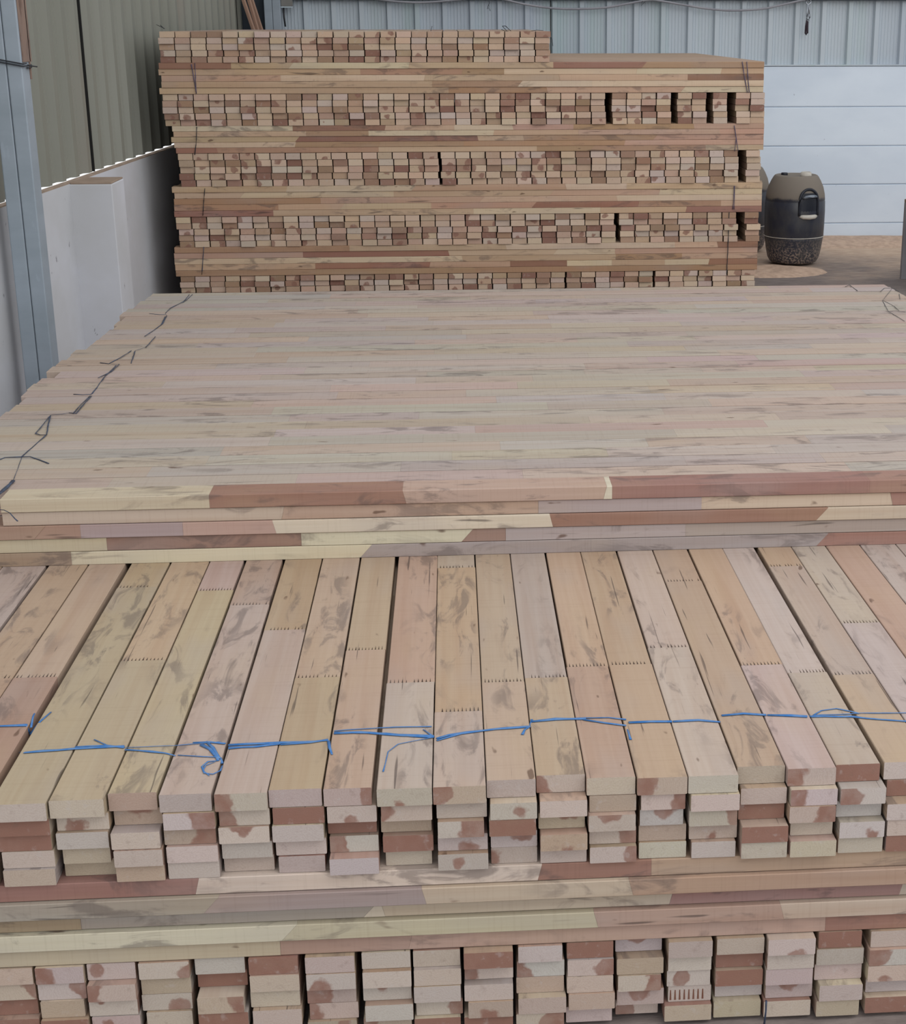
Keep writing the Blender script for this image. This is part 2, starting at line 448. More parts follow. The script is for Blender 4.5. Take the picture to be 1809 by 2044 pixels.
def Mat(x, y, z, rz=0.0, roll=0.0):
    return Matrix.Translation((x, y, z)) @ Matrix.Rotation(rz, 4, 'Z') @ Matrix.Rotation(roll, 4, 'X')
ALONG_Y = math.pi / 2

ORD = ['', 'first', 'second', 'third', 'fourth', 'fifth', 'sixth', 'seventh', 'eighth', 'ninth', 'tenth', 'eleventh', 'twelfth', 'thirteenth',
       'fourteenth', 'fifteenth', 'sixteenth', 'seventeenth', 'eighteenth', 'nineteenth', 'twentieth', 'twenty-first', 'twenty-second',
       'twenty-third', 'twenty-fourth', 'twenty-fifth', 'twenty-sixth', 'twenty-seventh', 'twenty-eighth', 'twenty-ninth', 'thirtieth',
       'thirty-first', 'thirty-second', 'thirty-third', 'thirty-fourth', 'thirty-fifth']
LOOK = {'.': 'pale', 'R': 'reddish', 'r': 'red-sided', 'l': 'red-cornered', 'c': 'red-hearted', 'm': 'red-edged', 'n': 'red-footed', 'F': 'comb-jointed'}
ROWN = ['top', 'second', 'third', 'fourth', 'bottom']

def solo(M_args, L, w, t, label, group, **kw):
    """one plank as its own object, origin at its near end"""
    pb = PB(); plank(pb, Matrix.Rotation(M_args[4] if len(M_args) > 4 else 0, 4, 'X'), L, w, t, **kw)
    o = pb.build('wooden_plank'); o.location = M_args[:3]; o.rotation_euler = (0, 0, M_args[3])
    return tag(o, label, 'plank', group)

rest = PB()      # every plank beyond the three hundred that show largest
def fill(x, y, z, rz, L, w, t, **kw):
    plank(rest, Mat(x, y, z, rz), L, w, t, **kw)

# levels of the front stack
Z = [0.0, .152, .292, .430, .575]
FRONT_Y, DY = 2.047, 3.075
tops = [-12, 82, 165, 250, 333, 415, 490, 565, 641, 721, 793, 870, 948, 1017, 1087, 1158, 1228, 1299, 1368, 1437, 1507, 1576, 1643, 1710, 1780, 1850]
front = {4: 93, 5: 205, 6: 308, 7: 425, 8: 535, 9: 641, 10: 750, 11: 869, 12: 973, 13: 1075, 14: 1175, 15: 1274, 16: 1378, 17: 1482, 18: 1580, 19: 1678, 20: 1770}
seam = []
for i, u in enumerate(tops):
    yb_ = 1148 - (u - 82) * 0.0424
    a = onz(u, yb_, Z[3]).x
    if i in front:
        vv = 1606 - (front[i] - 93) * 0.046
        a = (a + onz(front[i], vv, Z[3]).x) / 2
    seam.append(a)
gapw = {3: .012, 1: .006, 6: .005, 7: .005, 10: .008, 9: .003, 20: .007, 4: .003, 5: .003, 17: .003, 15: .0025}
# C layer: planks running away from the camera, tied with blue twine
ends = {3: 2.040, 4: 2.040, 5: 2.046, 6: 2.062, 7: 2.052, 8: 2.048, 9: 2.055, 10: 2.052, 11: 2.045, 12: 2.045, 13: 2.060, 14: 2.070, 15: 2.056, 16: 2.050, 17: 2.050, 18: 2.075, 19: 2.062, 20: 2.070, 21: 2.072, 22: 2.06}
CC = ['.RR..', '.c...', '.m...', '.ll..', 'rrm..', '.R...', 'lcRr.', 'cr.R.', 'r.lcc', '.cRcr', 'r.mc.', '..mll', 'rlm..', '..lc.', '..RR.', 'rrl..', 'Rr.c.', '.R..R']
joint_px = {2: [(65, 1352)], 3: [(65, 1352)], 4: [(282, 1172)], 5: [(290, 1318)], 6: [(440, 1178)], 7: [(505, 1207)], 8: [(570, 1257)], 9: [(630, 1352)],
            10: [(735, 1297)], 11: [(822, 1362)], 12: [(910, 1133), (915, 1420)], 13: [(1005, 1361)], 14: [(1095, 1352)], 15: [(1175, 1330)],
            16: [(1260, 1326)], 17: [(1340, 1292)], 18: [(1362, 1160)], 19: [(1520, 1327)], 20: [(1618, 1342)], 21: [(1565, 1130), (1705, 1346)], 22: [(1720, 1243)]}
T = .0282
toppal = ['t', 'b', 't', 'c', 't', 'g', 't', 'b', 't', 't']
for i in range(1, len(seam)):
    j = i - 1                      # plank between seam[j] and seam[i]
    gl, gr = gapw.get(j, .0016), gapw.get(i, .0016)
    x0, x1 = seam[j] + gl * .2, seam[i] - gr * .8
    w = x1 - x0; xc = (x0 + x1) / 2
    y = ends.get(i, 2.05)
    js = [onz(u, v, Z[3]).y - y for u, v in joint_px.get(i, [])]
    cuts = sorted([0] + js + [1.5, 2.1, 2.65])
    pal = random.choice([('t', 't'), ('t', 'T'), ('T', 't'), ('T', 'G'), ('T', 'T'), ('P', 't')])
    if i in (2, 3): pal = ('b', 't')
    if i in (4, 5): pal = ('Y', 'Y')
    if i == 6: pal = ('Y', 'T')
    if i == 22 or i == 24: pal = ('G', 'T')
    segs = [(cuts[k], cuts[k + 1], pal[k % 2]) for k in range(len(cuts) - 1)]
    col_i = i - 4
    if 1 <= i <= 24:
        code = CC[col_i][0] if 0 <= col_i < len(CC) else '.'
        end_txt = LOOK[code] if col_i >= 0 and col_i < 18 else 'tan'
        lab = f"{end_txt} plank, {ORD[i]} from the left along the foot of the crosswise bundle, lengthwise top row"
        solo((xc, y, Z[3] - T - .0001, ALONG_Y), 2.65, w, T, lab, 'lengthwise planks tied with blue twine in the front stack', segs=segs, code=code, joints=[q for q in js if q > .05], step=.0012)
    else:
        fill(xc, y, Z[3] - T, ALONG_Y, 2.65, w, T, segs=segs)
# rows two to five of layer C and all of layer A
ext = [seam[0] - .0765 * k for k in range(4, 0, -1)] + seam + [seam[-1] + .0765 * k for k in range(1, 9)]
for k in range(4):   # unseen columns of the top row beyond both sides
    fill((ext[k] + ext[k + 1]) / 2, 2.05, Z[3] - T, ALONG_Y, 2.65, .0745, T)
for k in range(len(ext) - 9, len(ext) - 1):
    fill((ext[k] + ext[k + 1]) / 2, 2.05, Z[3] - T, ALONG_Y, 2.65, .0745, T)
seam_c = ext
codesC = CC
def rows_generic(zb, ztop, rowlist, nrow, codes, gname, where, seams, ybase):
    h = (ztop - zb) / nrow
    for n_, r in enumerate(rowlist):
        sh = random.uniform(-.0035, .0035); z = ztop - (n_ + 1) * h
        for i in range(1, len(ext)):
            a, b = ext[i - 1], ext[i]
            xc = (a + b) / 2 + sh; w = min(b - a - .0040, .0745) + random.uniform(-.0009, 0) - (.006 if random.random() < .15 else 0)
            y = ybase + random.uniform(-.009, .011)
            if random.random() < .12: y += random.uniform(.008, .02)
            ci = i - 4 - 4
            if 0 <= ci < 18:
                code = codes[ci][r]
                lab = f"{LOOK[code]} plank end, {ORD[ci + 1]} column from photo's left, {ROWN[r]} row of {where}"
                solo((xc, y, z, ALONG_Y), 2.6, w, h - .0007, lab, gname, code=code)
            else:
                fill(xc, y, z, ALONG_Y, 2.6, w, h - .0007)
rows_generic(Z[2], Z[3] - T - .0003, [1, 2, 3, 4], 4, CC, 'lengthwise planks tied with blue twine in the front stack', 'the blue-tied bundle', ext, FRONT_Y + .004)
CA = ['.lRR.', 'rl.R.', 'crcc.', 'l.c..', '.RlR.', 'R...R', '.crrc', '..c.r', '...lR', 'Rr.cR', '.r..l', 'Rl...', 'm.lcc', '..cF.', '.RR..', 'c..m.', 'R....', '.rc.R']
# layer A columns: seams measured where they meet the long planks above
ua = [-40, 66, 168, 271, 381, 493, 598, 720, 823, 923, 1030, 1132, 1231, 1331, 1432, 1533, 1633, 1735, 1840]
sa = [ony(u, 1945 - u * .0525, FRONT_Y).x for u in ua]
ext_save = ext
ext = [sa[0] - .0765 * k for k in range(7, 0, -1)] + sa + [sa[-1] + .0765 * k for k in range(1, 12)]
rows_generic(0.008, Z[1] - .0002, [0, 1, 2, 3, 4], 5, CA, 'lengthwise planks in the lowest layer of the front stack', 'the lowest front bundle', ext, FRONT_Y + .004)
# foot timbers keep the lowest layer just off the floor
# layer B: long crosswise planks between the two lengthwise bundles
def u2x(u, v, y): return ony(u, v, y).x
XL, XR = -1.10, 1.565
def cross_front(zb, ztop, ys, segtab, labels, group, vmid, xl=XL, xr=XR):
    h = (ztop - zb) / 5.0
    for r in range(5):
        y = ys[r]; z = ztop - (r + 1) * h
        xl_ = xl + random.uniform(-.01, .01)
        if isinstance(segtab[r], list):
            prev = 0.0; segs = []
            for (u, c) in segtab[r]:
                x = (u2x(u, vmid(r), y) - xl_) if u < 2200 else (xr - xl_)
                if x - prev > .004: segs.append((prev, x, c)); prev = x
        solo((xl_, y + .0375, z, 0), xr - xl_, .074, h - .0008, labels[r], group, segs=segs, skews=True, code='.')
B_T = [[(393, 'r'), (1078, 'w'), (1300, 'r'), (9999, 't')],
       [(420, 'g'), (847, 'v'), (1260, 'c'), (9999, 't')],
       [(160, 't'), (741, 'g'), (765, 'w'), (1340, 'c'), (1796, 'r'), (9999, 'c')],
       [(577, 'w'), (1190, 'c'), (1560, 'p'), (9999, 'c')],
       [(560, 'c'), (820, 'p'), (1645, 'p'), (9999, 'r')]]
BL = [f"{n} of five long crosswise planks between the two front rows of plank ends" for n in
      ('topmost, partly red,', 'greyish second', 'middle', 'cream fourth', 'lowest, reddish')]
cross_front(Z[1], Z[2], [FRONT_Y + .006, FRONT_Y - .002, FRONT_Y + .014, FRONT_Y + .004, FRONT_Y + .010], B_T, BL, 'long crosswise planks low in the front stack', lambda r: 1765 + r * 34)
for k in range(1, 34):
    for r in range(5):
        h = (Z[2] - Z[1]) / 5
        fill(XL, FRONT_Y + .0375 + .008 + k * .0768, Z[2] - (r + 1) * h, 0, XR - XL, .0745, h - .0008)
# layer D: flat-topped crosswise bundle; front side rows
D_T = [[(418, 'c'), (808, 'r'), (1208, 'p'), (1222, 'w'), (1735, 'r'), (9999, 'r')],
       [(565, 'c'), (1075, 'p'), (1400, 'g'), (1778, 'c'), (9999, 'r')],
       [(78, 'b'), (160, 'b'), (365, 'v'), (548, 'p'), (1101, 'w'), (1640, 'r'), (9999, 'c')],
       [(213, 'c'), (602, 'r'), (933, 'w'), (1010, 'r'), (1368, 'g'), (9999, 'g')],
       [(142, 'b'), (731, 'w'), (1180, 'v'), (1640, 'v'), (9999, 'r')]]
DL = ['front top edge plank', 'second plank down', 'third plank down', 'fourth plank down', 'lowest plank']
DL = [f"long {n} on the front side of the wide flat-topped crosswise bundle" for n in DL]
hD = (Z[4] - Z[3]) / 5
for r in range(5):
    y = DY + (0, .004, -.001, .003, .002)[r]; z = Z[4] - (r + 1) * hD
    xl_ = -.925 if r < 2 else XL + .01 * r
    prev = 0.0; segs = []
    for (u, c) in D_T[r]:
        x = (u2x(u, 1004 + 27 * r, y) - xl_) if u < 2200 else XR - xl_
        if x - prev > .004: segs.append((prev, x, c)); prev = x
    solo((xl_, y + .037, z, 0), XR - xl_, .0735, hD - .0008, DL[r], 'crosswise planks of the middle bundle', segs=segs, skews=True, code='.')
left_px = [(20, 820), (80, 757), (110, 755), (115, 722), (145, 705), (173, 697), (185, 686), (205, 672), (225, 655), (240, 640), (245, 628), (275, 608), (300, 590)]
lefts = sorted([(onz(u, v, Z[4]).y, onz(u, v, Z[4]).x) for u, v in left_px])
def left_at(y):
    if y < lefts[0][0]: return -1.11 + random.uniform(-.012, .012)
    return min(lefts, key=lambda q: abs(q[0] - y))[1]
ND = 33
for k in range(1, ND):
    y = DY + .0375 + k * .0769
    xl_ = left_at(y) + random.uniform(-.006, .006); xr_ = 1.572 + random.uniform(-.012, .012)
    dz = random.uniform(-.0024, .0014)
    solo((xl_, y, Z[4] - hD + dz, random.uniform(-.0004, .0004)), xr_ - xl_, .0739 + random.uniform(-.0009, .0006), hD - .0009,
         f"crosswise plank lying {ORD[k + 1]} back from the front edge on the flat-topped middle bundle", 'crosswise planks of the middle bundle',
         segs=rnd_segs(xr_ - xl_, 'TTTTGGGGPPTG', .3, .8), step=.001)
    for r in range(1, 5):
        fill(xl_ + .01, y, Z[4] - (r + 1) * hD, 0, xr_ - xl_ - .02, .075, hD - .0008)
# what carries the far part of the crosswise bundle
for (zb, zt_) in ((.008, Z[1]), (Z[2], Z[3])):
    h = (zt_ - zb) / 5
    for r in range(5):
        for k in range(34):
            fill(XL + .045 + k * .0768, 4.78, zt_ - (r + 1) * h, ALONG_Y, .82, .0745, h - .0008)
h = (Z[2] - Z[1]) / 5
for r in range(5):
    for k in range(10):
        fill(XL, 4.82 + k * .0768, Z[2] - (r + 1) * h, 0, XR - XL, .0745, h - .0008)

# ------------------------------------------------------------------ rear stack
REND = [(187, 163, 142), (181, 157, 138), (190, 168, 149), (173, 148, 128), (184, 166, 154), (150, 122, 104)]  # rear end-grain tones, brightened in colour for the light on that stack
RY = 8.0
ZR = [1.455, 1.308, 1.160, 1.008, .876, .714, .565, .414, .267, .128, .004]
LPX = [(316, 95), (319, 155), (326, 215), (345, 275), (357, 337), (345, 400), (354, 457), (350, 520), (360, 563), (345, 600)]
RPX = [(1098, 95), (1525, 155), (1528, 215), (1525, 275), (1518, 337), (1521, 400), (1516, 457), (1512, 520), (1508, 563), (1512, 600)]
wide = {2: [(1201, .030), (1332, .030), (1401, .030), (1466, .040)], 4: [(890, .010), (1466, .036)], 6: [(1224, .022), (1462, .040)], 8: [(1130, .006), (1300, .008)]}
count_back = 0
for L_ in range(10):
    zt_, zb = ZR[L_], ZR[L_ + 1]; h = (zt_ - zb) / 5
    xl_ = ony(*LPX[L_], RY).x; xr_ = ony(*RPX[L_], RY).x
    if L_ % 2 == 0:
        xs = []; x = xl_; gl = [(ony(u, (LPX[L_][1]), RY).x, g) for u, g in wide.get(L_, [])]
        total = xr_ - xl_ - sum(g for _, g in gl); n = round(total / .0757); pit = total / n
        for k in range(n):
            for q in list(gl):
                if x >= q[0] - pit * .5: x += q[1]; gl.remove(q)
            xs.append(x); x += pit
        for r in range(5):
            sh = random.uniform(-.006, .006)
            for k, x in enumerate(xs):
                w = pit - .0042 - random.uniform(0, .002)
                y = RY + random.uniform(-.012, .012)
                code = rnd_code(); c_ = x + pit / 2 + sh + random.uniform(-.0008, .0008)
                z = zt_ - (r + 1) * h
                if L_ == 0 and r < 2 and k < n:
                    lab = f"{LOOK[code]} plank end, {ORD[k + 1]} from the left in the {ROWN[r]} row of the rear stack"
                    solo((c_, y, z, ALONG_Y), 2.4, w, h - .0016, lab, 'uppermost plank ends of the rear stack', code=code, ecol=random.choice(REND))
                    count_back += 1
                else:
                    fill(c_, y, z, ALONG_Y, 2.4, w, h - .0016, code=code, ecol=random.choice(REND), segs=[(0, 2.4, 't')])
    else:
        for r in range(5):
            z = zt_ - (r + 1) * h
            xx = xl_ + (random.uniform(-.012, .012) if r else 0)
            y = RY + random.uniform(-.004, .004)
            if L_ < 9:
                lab = f"{ROWN[r]} long plank on the face of the rear stack's {['', 'highest', '', 'second highest', '', 'third highest', '', 'lowest visible'][L_]} crosswise layer"
                solo((xx, y + .0375, z, 0), xr_ - xx + random.uniform(-.01, .01), .074, h - .0009, lab, 'long crosswise planks facing us in the rear stack', skews=True, code='.',
                     segs=rnd_segs(xr_ - xx, '1111223445', .2, .9))
            else:
                fill(xx, y + .0375, z, 0, xr_ - xx, .074, h - .0009, code='.')
            for k in range(1, 31):
                fill(xx + .014, RY + .0375 + .004 + k * .0768, z, 0, xr_ - xx, .0745, h - .0009, segs=[(0, xr_ - xx, 't')])
o = rest.build('stacked_plank')
tag(o, 'the many remaining plank ends filling the rear stack between its long crosswise layers', 'planks', kind='stuff')

# ------------------------------------------------------------------ twine
def twine_obj(name, strands, mat, label, z=None, y=None, r=.0018, flat=.35, group=None, cat='twine'):
    m = MB()
    for s in strands:
        rr = r
        if isinstance(s, tuple): rr, s = s[0] * 1.25, s[1]
        P = []
        for p in s:
            if z is not None: q = onz(p[0], p[1], z + (p[2] if len(p) > 2 else 0))
            else: q = ony(p[0], p[1], y)
            P.append(q)
        # subdivide a little with a slight wander
        Q = [P[0]]
        for a, b in zip(P, P[1:]):
            k = max(1, int((b - a).length / .02))
            for i in range(1, k + 1):
                q = a.lerp(b, i / k)
                if i < k: q = q + Vector((random.uniform(-.0006, .0006), random.uniform(-.0012, .0012) if z is not None else 0, 0))
                Q.append(q)
        rad = [rr * random.uniform(.65, 1.2) for _ in Q]
        m.tube(Q, rad, 6, flat=flat)
    return tag(m.build(name, mat, smooth=True), label, cat, group)
zc = Z[3] + .0012
D = -.014
S = [(.0030, [(-420, 1470), (-40, 1452), (0, 1449), (53, 1447), (60, 1463, D)]),
     (.0016, [(60, 1466, D), (80, 1440), (102, 1421)]),
     (.0013, [(62, 1452, -.002), (66, 1430), (69, 1424)]),
     (.0030, [(40, 1502, D), (50, 1502), (150, 1494), (248, 1489)]), (.0020, [(150, 1491), (215, 1488), (248, 1492)]),
     (.0012, [(188, 1476), (215, 1488), (248, 1490)]),
     (.0022, [(250, 1496), (330, 1503), (349, 1508), (354, 1508, -.008)]), (.0009, [(250, 1492), (350, 1488), (440, 1480)]),
     (.0009, [(355, 1507), (405, 1510), (432, 1511)]),
     (.0026, [(402, 1486), (420, 1495), (433, 1512), (436, 1518)]), (.0022, [(412, 1480), (425, 1492), (438, 1514)]),
     (.0012, [(436, 1518), (415, 1520), (403, 1530), (408, 1543), (425, 1545), (440, 1538), (444, 1528)]),
     (.0010, [(430, 1520), (410, 1528), (405, 1538), (418, 1548)]), (.0018, [(440, 1512), (444, 1524, -.004)]),
     (.0022, [(385, 1482), (420, 1481), (450, 1484)]),
     (.0030, [(456, 1493), (510, 1490), (560, 1484)]), (.0026, [(456, 1487), (560, 1482), (600, 1481), (655, 1477), (659, 1485, -.008)]),
     (.0020, [(560, 1486), (620, 1482), (655, 1476)]), (.0018, [(656, 1479), (658, 1492), (663, 1506)]),
     (.0030, [(667, 1463), (720, 1461), (775, 1466), (866, 1469)]), (.0013, [(667, 1459), (720, 1455), (790, 1451), (862, 1450)]),
     (.0022, [(670, 1462), (770, 1464), (850, 1471), (866, 1471)]), (.0014, [(845, 1456), (857, 1464), (866, 1471)]),
     (.0009, [(862, 1472), (830, 1478), (795, 1485), (775, 1500), (765, 1540)]),
     (.0032, [(872, 1474), (895, 1467), (965, 1458), (1015, 1453), (1058, 1450)]), (.0018, [(872, 1478), (930, 1462), (965, 1457)]),
     (.0018, [(1058, 1450), (1048, 1456), (1043, 1466)]), (.0018, [(1058, 1452, -.004), (1062, 1436)]),
     (.0032, [(1062, 1440), (1110, 1435), (1170, 1434)]), (.0018, [(1170, 1433), (1215, 1432), (1250, 1436)]), (.0018, [(1165, 1436), (1210, 1443), (1250, 1448)]),
     (.0016, [(1250, 1448, -.003), (1256, 1466), (1259, 1476)]), (.0032, [(1255, 1442), (1300, 1440), (1342, 1440)]),
     (.0028, [(1344, 1440), (1395, 1437), (1438, 1441)]), (.0032, [(1441, 1428), (1485, 1424), (1530, 1427)]), (.0030, [(1532, 1427), (1580, 1428), (1612, 1430)]),
     (.0026, [(1614, 1429, -.004), (1622, 1430), (1700, 1430), (1760, 1436), (1830, 1441), (2150, 1432), (2500, 1424), (2620, 1420)]), (.0014, [(1625, 1427), (1640, 1418), (1670, 1414), (1700, 1420), (1715, 1424)]),
     (.0012, [(1622, 1428), (1720, 1423), (1830, 1422), (2300, 1426)])]
twine_obj('plastic_twine', S, M_TWINE, 'bright blue plastic twine tied across the lengthwise top planks of the front bundle', z=zc, flat=.3)
zd = Z[4] + .001
S = [(.0006, [(291, 693), (270, 700)]), (.0006, [(217, 726), (238, 727)]), (.0006, [(138, 824), (101, 829)]), (.0006, [(44, 911), (26, 960)]), (.0006, [(-20, 1002), (-10, 1017)]),
     [(384, 588), (372, 599), (358, 606), (340, 615), (330, 626)], [(378, 588), (366, 603)], [(298, 626), (318, 628), (332, 628)], [(333, 630), (325, 646), (303, 662), (289, 671)],
     [(330, 632), (322, 648)], [(310, 672), (298, 686), (291, 693)], [(262, 700), (240, 714), (217, 726), (200, 724)], [(270, 700), (262, 725)], [(238, 727), (222, 742), (196, 754)],
     [(232, 729), (208, 753), (184, 786)], [(190, 778), (182, 787), (165, 788), (147, 787)], [(180, 790), (165, 804), (146, 825)], [(183, 790), (168, 806), (152, 825), (138, 824)],
     [(101, 829), (88, 845), (71, 865), (80, 868), (93, 868), (96, 850), (101, 829)], [(92, 868), (70, 888), (44, 911)], [(-30, 930), (10, 913), (60, 911), (97, 925)],
     (.0035, [(26, 960), (0, 985), (-20, 1002)]), (.0012, [(-10, 1017), (8, 1018), (20, 1024), (35, 1040)])]
twine_obj('binding_twine', S, M_TWINE_D, 'dark blue twine zigzagging over the left ends of the flat-topped crosswise bundle', z=zd, r=.0017, flat=.5)
S = [(.0006, [(1712, 581), (1758, 582)]), (.0006, [(1782, 575), (1762, 600)]), [(1688, 572), (1696, 569), (1712, 580)], [(1697, 569), (1712, 581)], [(1758, 582), (1766, 575), (1782, 575), (1795, 582)], [(1762, 600), (1774, 622), (1790, 631), (1806, 641)],
     [(1764, 600), (1785, 611), (1795, 620)], [(1774, 622), (1785, 620), (1808, 623)], [(1795, 586), (1797, 597)]]
twine_obj('binding_twine', S, M_WIRE, 'dark loops of twine on the right end of the flat-topped crosswise bundle', z=zd, r=.0012, flat=.5)
names = [('highest', 1), ('second highest', 3), ('third highest', 5), ('lowest visible', 7)]
TW = [('left', M_TWINE_V, [[(382, 128), (386, 150), (392, 187)], [(392, 187), (389, 126)]]), ('left', M_WIRE, [[(393, 253), (392, 280), (389, 309)]]),
      ('left', M_WIRE, [[(409, 376), (407, 400), (405, 430)]]), ('left', M_TWINE_D, [[(407, 493), (405, 520), (403, 548)]]),
      ('right', M_TWINE_V, [[(1482, 123), (1486, 150), (1492, 185)], [(1491, 123), (1493, 150), (1496, 185)]]), ('right', M_TWINE_V, [[(1466, 250), (1470, 275), (1467, 302)], [(1466, 252), (1470, 276), (1474, 302)]]),
      ('right', M_TWINE_V, [[(1466, 371), (1465, 395), (1463, 418)], [(1467, 371), (1466, 418)]]), ('right', M_WIRE, [[(1456, 424), (1454, 480), (1451, 547)]])]
for k, (side, mt, S) in enumerate(TW):
    twine_obj('binding_twine', S, mt, f"thin twine down the {side} side of the rear stack's {names[k % 4][0]} crosswise layer", y=RY - .0068, r=.0021, flat=1, group='twines round the rear stack')
zt_ = ZR[0] + .006
for S, lab in (([[(312, 49), (320, 53), (329, 57)], [(320, 50), (327, 57)]], 'stray twine end sticking out at the top left corner of the rear stack'),
               ([[(1003, 52), (1010, 52), (1018, 60), (1012, 62), (1003, 52)], [(1001, 59), (1010, 62), (1022, 64)], [(1008, 51), (1020, 62)]], 'looped twine knot standing on the right part of the rear stack top'),
               ([[(1060, 62), (1072, 60), (1085, 61)]], 'short dark twine end on the right edge of the rear stack top'),
               ([[(860, 62), (863, 52)]], 'single upright twine end at the middle of the rear stack top'),
               ([[(1098, 70), (1102, 78), (1104, 92)]], 'twine end hanging down beside the top right corner of the rear stack')):
    twine_obj('twine_end', S, M_WIRE, lab, y=RY + .02, r=.0016, flat=1)
# strap falling from the lowest layer, bottom right
twine_obj('twine_end', [(.003, [(1530, 1998), (1529, 2020), (1526, 2044), (1524, 2060)])], M_TWINE_D, 'dark blue twine hanging from the lowest front bundle at the bottom edge', y=FRONT_Y - .02, flat=.5)

# ------------------------------------------------------------------ drums
def smooth_path(pts, n=6):
    out = []
    for i in range(len(pts) - 1):
        p0, p1, p2, p3 = pts[max(i - 1, 0)], pts[i], pts[i + 1], pts[min(i + 2, len(pts) - 1)]
        for k in range(n):
            t = k / n
            out.append(.5 * ((2 * p1) + (p2 - p0) * t + (2 * p0 - 5 * p1 + 4 * p2 - p3) * t * t + (3 * p1 - p0 - 3 * p2 + p3) * t ** 3))
    out.append(pts[-1]); return out
def drum_mat():
    w = NT('black_blue_plastic_drum', .45, 0, .4)
    tc = w.n('ShaderNodeTexCoord').outputs['Object']
    sp = w.n('ShaderNodeSeparateXYZ'); w.l(tc, sp.inputs[0])
    n1 = w.noise(w.coord((9, 9, 5)), 1.0, 5, .65); n2 = w.noise(w.coord((90, 90, 90)), 1.0, 3, .6)
    c = w.mix(w.ramp(n1, .35, .7), lin((38, 42, 56)), lin((62, 62, 64)))
    hi = w.math('ADD', sp.outputs[2], w.math('MULTIPLY', w.math('SUBTRACT', n1, .5), .05))
    c = w.mix(w.ramp(hi, .405, .425, 0, .80), c, lin((128, 119, 108)))     # settled wood dust on the shoulder
    lo_ = w.math('MULTIPLY', w.ramp(sp.outputs[2], .21, .03, 0.0, 1.0), w.ramp(n2, .46, .60))
    c = w.mix(w.math('MULTIPLY', lo_, .75), c, lin((150, 134, 122)))       # splashed dust near the foot
    w.l(w.ramp(hi, .40, .43, .42, .9), w.b.inputs['Roughness'])
    return w.base(c)
M_DRUM = drum_mat()
def make_drum(x, y, rz, label, full=True):
    root = empty('plastic_drum', (x, y, .012), rz)
    prof = [(.135, 0), (.150, .008), (.166, .035), (.178, .09), (.186, .15), (.190, .168), (.187, .172), (.190, .178), (.192, .25), (.193, .33), (.191, .392), (.188, .396), (.190, .402),
            (.186, .44), (.176, .48), (.158, .52), (.143, .545), (.136, .553), (.128, .556), (.118, .552), (.06, .549), (.0015, .549)]
    m = MB()
    m.lathe(prof, 64)
    m.build('body', M_DRUM, root, True)
    for ang in (math.radians(-70), math.radians(110)):      # hand holds: rim, bar and ledge on two sides
        def P(a, z, r): return (r * math.cos(ang + a), r * math.sin(ang + a), z)
        m = MB()
        arch = [P(-.34, .315, .193), P(-.34, .40, .193), P(-.29, .447, .188), P(-.15, .472, .180), P(0, .478, .178), P(.15, .472, .180), P(.29, .447, .188), P(.34, .40, .193), P(.34, .315, .193)]
        m.tube(smooth_path([Vector(p) for p in arch], 3), .009, 8)
        hr = m.build('handle_rim', plainblack, root, True)
        m = MB()
        vs = [P(-.32 + .64 * i / 12, z, .1925 - .0 * i) for z in (.315, .40) for i in range(13)] + [P(-.27 + .54 * i / 12, .455, .186) for i in range(13)]
        m.add(vs, [(r_ * 13 + i, r_ * 13 + i + 1, (r_ + 1) * 13 + i + 1, (r_ + 1) * 13 + i) for r_ in range(2) for i in range(12)])
        m.build('recess', plainblack, hr, True)
        m = MB()
        m.tube([P(-.22, .422, .186), P(-.16, .434, .207), P(.0, .438, .214), P(.16, .436, .207), P(.28, .43, .188)], .009, 8)
        m.build('handle', M_CHROME2, root, True)
        m = MB()
        m.tube([P(-.33, .312, .188), P(-.2, .308, .196), P(0, .306, .198), P(.2, .308, .196), P(.33, .312, .188)], [.008, .014, .015, .014, .008], 8)
        tag(m.build('ledge', M_WHITEPLASTIC, root, True), 'dust-covered ledge under the handle')
    m = MB(); m.lathe([(.034, .545), (.036, .556), (.034, .574), (.026, .578), (.024, .570), (.001, .570)], 32, M=Matrix.Translation((.055, -.05, 0)))
    m.build('cap', M_WHITEPLASTIC, root, True)
    m = MB(); m.lathe([(.022, .545), (.022, .562), (.018, .565), (.001, .565)], 24, M=Matrix.Translation((-.07, .04, 0)))
    m.build('bung', plainblack, root, True)
    m = MB(); ringp = [(.1915 * math.cos(a * math.pi / 24), .1915 * math.sin(a * math.pi / 24), .171) for a in range(49)]
    m.tube(ringp, .0025, 6, cap=False)
    m.build('hoop_line', M_WHITEPLASTIC, root, True)
    return tag(root, label, 'drum', 'plastic drums by the back wall')
plainblack = plain('black_plastic', (26, 30, 40), (40, 42, 50), (10, 10, 10), .4)
M_CHROME2 = plain('scuffed_handle_plastic', (70, 80, 92), (150, 158, 168), (25, 25, 60), .4)
pb_ = onz(1590, 530, 0.01); cx_ = pb_ + Vector((.01, .16, 0))
make_drum(cx_.x, cx_.y, math.radians(-4), 'dark blue-black plastic drum with dusty shoulders standing clear of the rear stack')
make_drum(1.955, 10.60, math.radians(-60), 'dark plastic drum half hidden behind the right side of the rear stack')

